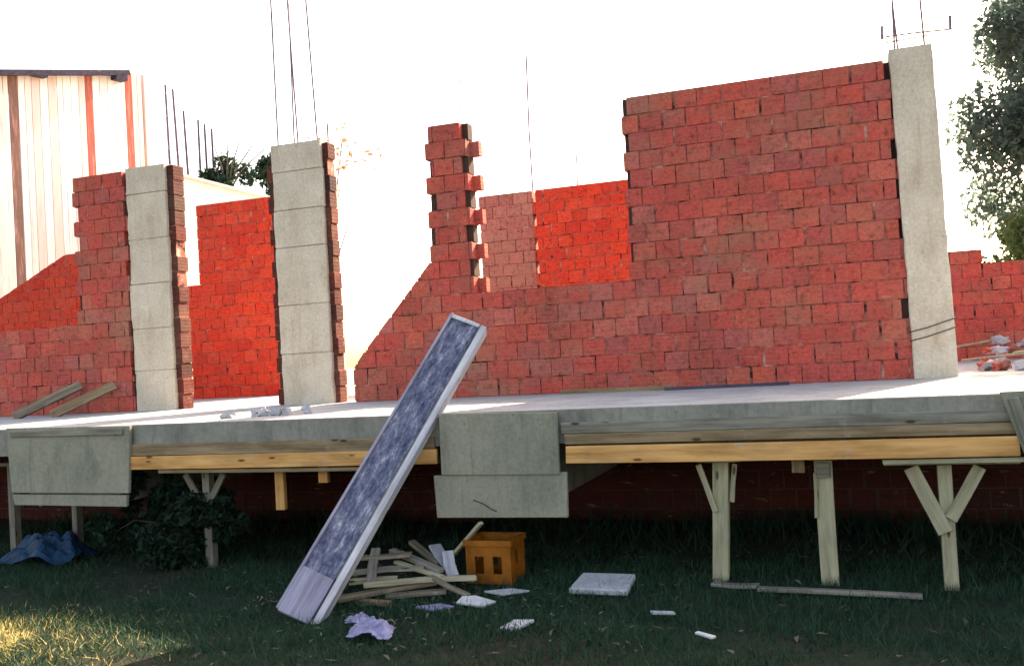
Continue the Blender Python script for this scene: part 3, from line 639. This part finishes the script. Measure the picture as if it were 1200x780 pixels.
# dark climbing shrub under the slab
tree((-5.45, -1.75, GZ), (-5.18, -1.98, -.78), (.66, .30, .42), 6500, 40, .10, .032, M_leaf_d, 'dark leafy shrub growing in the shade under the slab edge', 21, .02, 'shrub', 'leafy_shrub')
# ==================================================================== barn, shed and poles behind
nrm = Vector((.955, -.30, 0)).normalized(); tv = Vector((-nrm.y, nrm.x, 0))      # the barn front looks past the house towards the lawn
A = Vector((-16.96, 12.0, 0))
barn = thing('wooden_barn', (A.x, A.y, GZ), 'old barn of pale and red vertical boards behind the low brown wall', 'barn')
def bp(s, d, z): return A + tv * s + nrm * d + Vector((0, 0, z))
bm = bmesh.new(); s = 0.0; r = random.Random(3)
def eave(s): return 8.22 + .2 * s
while s > -6.5:
    w = r.uniform(.10, .24); s1 = s - w
    P = [bp(s1 + .008, 0, GZ), bp(s - .008, 0, GZ), bp(s - .008, 0, eave(s)), bp(s1 + .008, 0, eave(s1))]
    d = nrm * r.uniform(.02, .035)
    hexa(bm, [P[0], P[1], P[1] - d, P[0] - d, P[3], P[2], P[2] - d, P[3] - d]); s = s1
bmesh.ops.recalc_face_normals(bm, faces=bm.faces)
from_bm('board_wall', bm, M_barn, barn)
bm = bmesh.new()
def slabq(a, b_, c, d, t):
    n = (b_ - a).cross(d - a).normalized() * t; hexa(bm, [a, b_, c, d, a + n, b_ + n, c + n, d + n]); bmesh.ops.recalc_face_normals(bm, faces=bm.faces)
slabq(bp(.1, -.04, GZ), bp(.1, -5, GZ), bp(.1, -5, 8.7), bp(.1, -.04, 8.2), .05); from_bm('side_wall', bm, M_barn, barn)
bm = bmesh.new(); slabq(bp(-.5, .3, 8.12), bp(-6.8, .3, 6.86), bp(-6.8, -5.5, 7.6), bp(-.5, -5.5, 8.86), .12); from_bm('roof', bm, M_dark, barn)
for s in (-.85, -2.9, -4.6):
    bm = bmesh.new(); a = bp(s, .26, 8.0 + .2 * s + (0 if s > -1 else .1)); slabq(a, a + tv * .3, a + tv * .3 - nrm * .9 + Vector((0, 0, .08)), a - nrm * .9 + Vector((0, 0, .08)), .22 if s > -1 else .12); from_bm('rafter_end', bm, M_dark, barn)
# white shed with a slanting top
A2 = Vector((-13.95, 9.0, 0)); n2 = Vector((.93, -.36, 0)).normalized(); t2 = Vector((-n2.y, n2.x, 0))
shed = thing('white_shed', (A2.x, A2.y, GZ), 'whitewashed shed with a slanting top seen between the two left columns', 'shed')
def sp(s, d, z): return A2 + t2 * s + n2 * d + Vector((0, 0, z))
def shed_prism(d0, d1, poly):
    bm = bmesh.new(); a = [bm.verts.new(sp(s, d0, z)) for s, z in poly]; b_ = [bm.verts.new(sp(s, d1, z)) for s, z in poly]
    bm.faces.new(a); bm.faces.new(b_[::-1]); n = len(poly)
    for k in range(n): bm.faces.new((a[k], b_[k], b_[(k + 1) % n], a[(k + 1) % n]))
    bmesh.ops.recalc_face_normals(bm, faces=bm.faces); return bm
from_bm('wall', shed_prism(0, -2.4, [(0, GZ), (2.9, GZ), (2.9, 4.40), (0, 4.78)]), M_lime, shed)
from_bm('roof', shed_prism(.1, -2.6, [(-.06, 4.79), (2.98, 4.39), (2.98, 4.44), (-.06, 4.84)]), M_lime, shed)
for k, (x, zt, dx) in enumerate(((-17.34, 8.2, .10), (-17.1, 8.05, .28), (-16.78, 7.4, .22), (-16.32, 7.1, -.02), (-16.12, 6.95, .05), (-15.9, 6.8, .02))):
    bm = bmesh.new(); tube(bm, [(x + dx, 13.4, GZ), (x + dx * .5, 13.4, zt / 2), (x, 13.4, zt + .1)], [.05, .045, .03], 7)
    o = from_bm('garden_pole', bm, M_dark, None, Matrix.Translation((0, 0, 0)))
    tag(o, ('tallest thin pole, right beside the barn corner', 'tall slanting pole, second from the barn corner', 'short slanting pole in the middle of the pole row', 'thin upright pole just past the middle of the row', 'upright pole next to the last, near the feathery shrub', 'shortest pole, touching the feathery shrub')[k], 'pole', 'poles beside the barn')
# ==================================================================== camera, light, world
AZ, EL = math.radians(21), math.radians(34.5)
cam = bpy.data.cameras.new('camera'); co = bpy.data.objects.new('camera', cam); COL.objects.link(co); S.camera = co
cam.sensor_width = 36; cam.sensor_fit = 'HORIZONTAL'; cam.lens = 1123 / 1200 * 36; cam.clip_end = 2000
yaw, pit, rol = -.3405, .0226, -.0569
f = Vector((math.sin(yaw) * math.cos(pit), math.cos(yaw) * math.cos(pit), math.sin(pit)))
rr = Vector((math.cos(yaw), -math.sin(yaw), 0)); uu = rr.cross(f)
r2 = rr * math.cos(rol) + uu * math.sin(rol); u2 = -rr * math.sin(rol) + uu * math.cos(rol)
M = Matrix((r2, u2, -f)).transposed().to_4x4(); M.translation = (0, -8.207, .370); co.matrix_world = M
sun = bpy.data.lights.new('sun', 'SUN'); sun.energy = 4.6; sun.angle = math.radians(.5); sun.color = (1, .96, .89)
so = bpy.data.objects.new('sun', sun); COL.objects.link(so)
sd_ = Vector((math.sin(AZ) * math.cos(EL), math.cos(AZ) * math.cos(EL), math.sin(EL)))
so.rotation_euler = sd_.to_track_quat('Z', 'Y').to_euler()
w = bpy.data.worlds.new('World'); S.world = w; w.use_nodes = True; t = w.node_tree
sky = N(t, 'ShaderNodeTexSky'); sky.sky_type = 'NISHITA'; sky.sun_disc = False
sky.sun_elevation = EL; sky.sun_rotation = AZ; sky.air_density = 1.0; sky.dust_density = 2.5; sky.ozone_density = 1.0
L(t, sky.outputs[0], t.nodes['Background'].inputs['Color']); t.nodes['Background'].inputs['Strength'].default_value = .13
vs = S.view_settings; vs.view_transform = 'Standard'; vs.look = 'None'; vs.exposure = 2.3; vs.use_white_balance = True; vs.white_balance_temperature = 8800; vs.white_balance_tint = 16; vs.gamma = 1; vs.use_curve_mapping = False
S.cycles.use_denoising = True
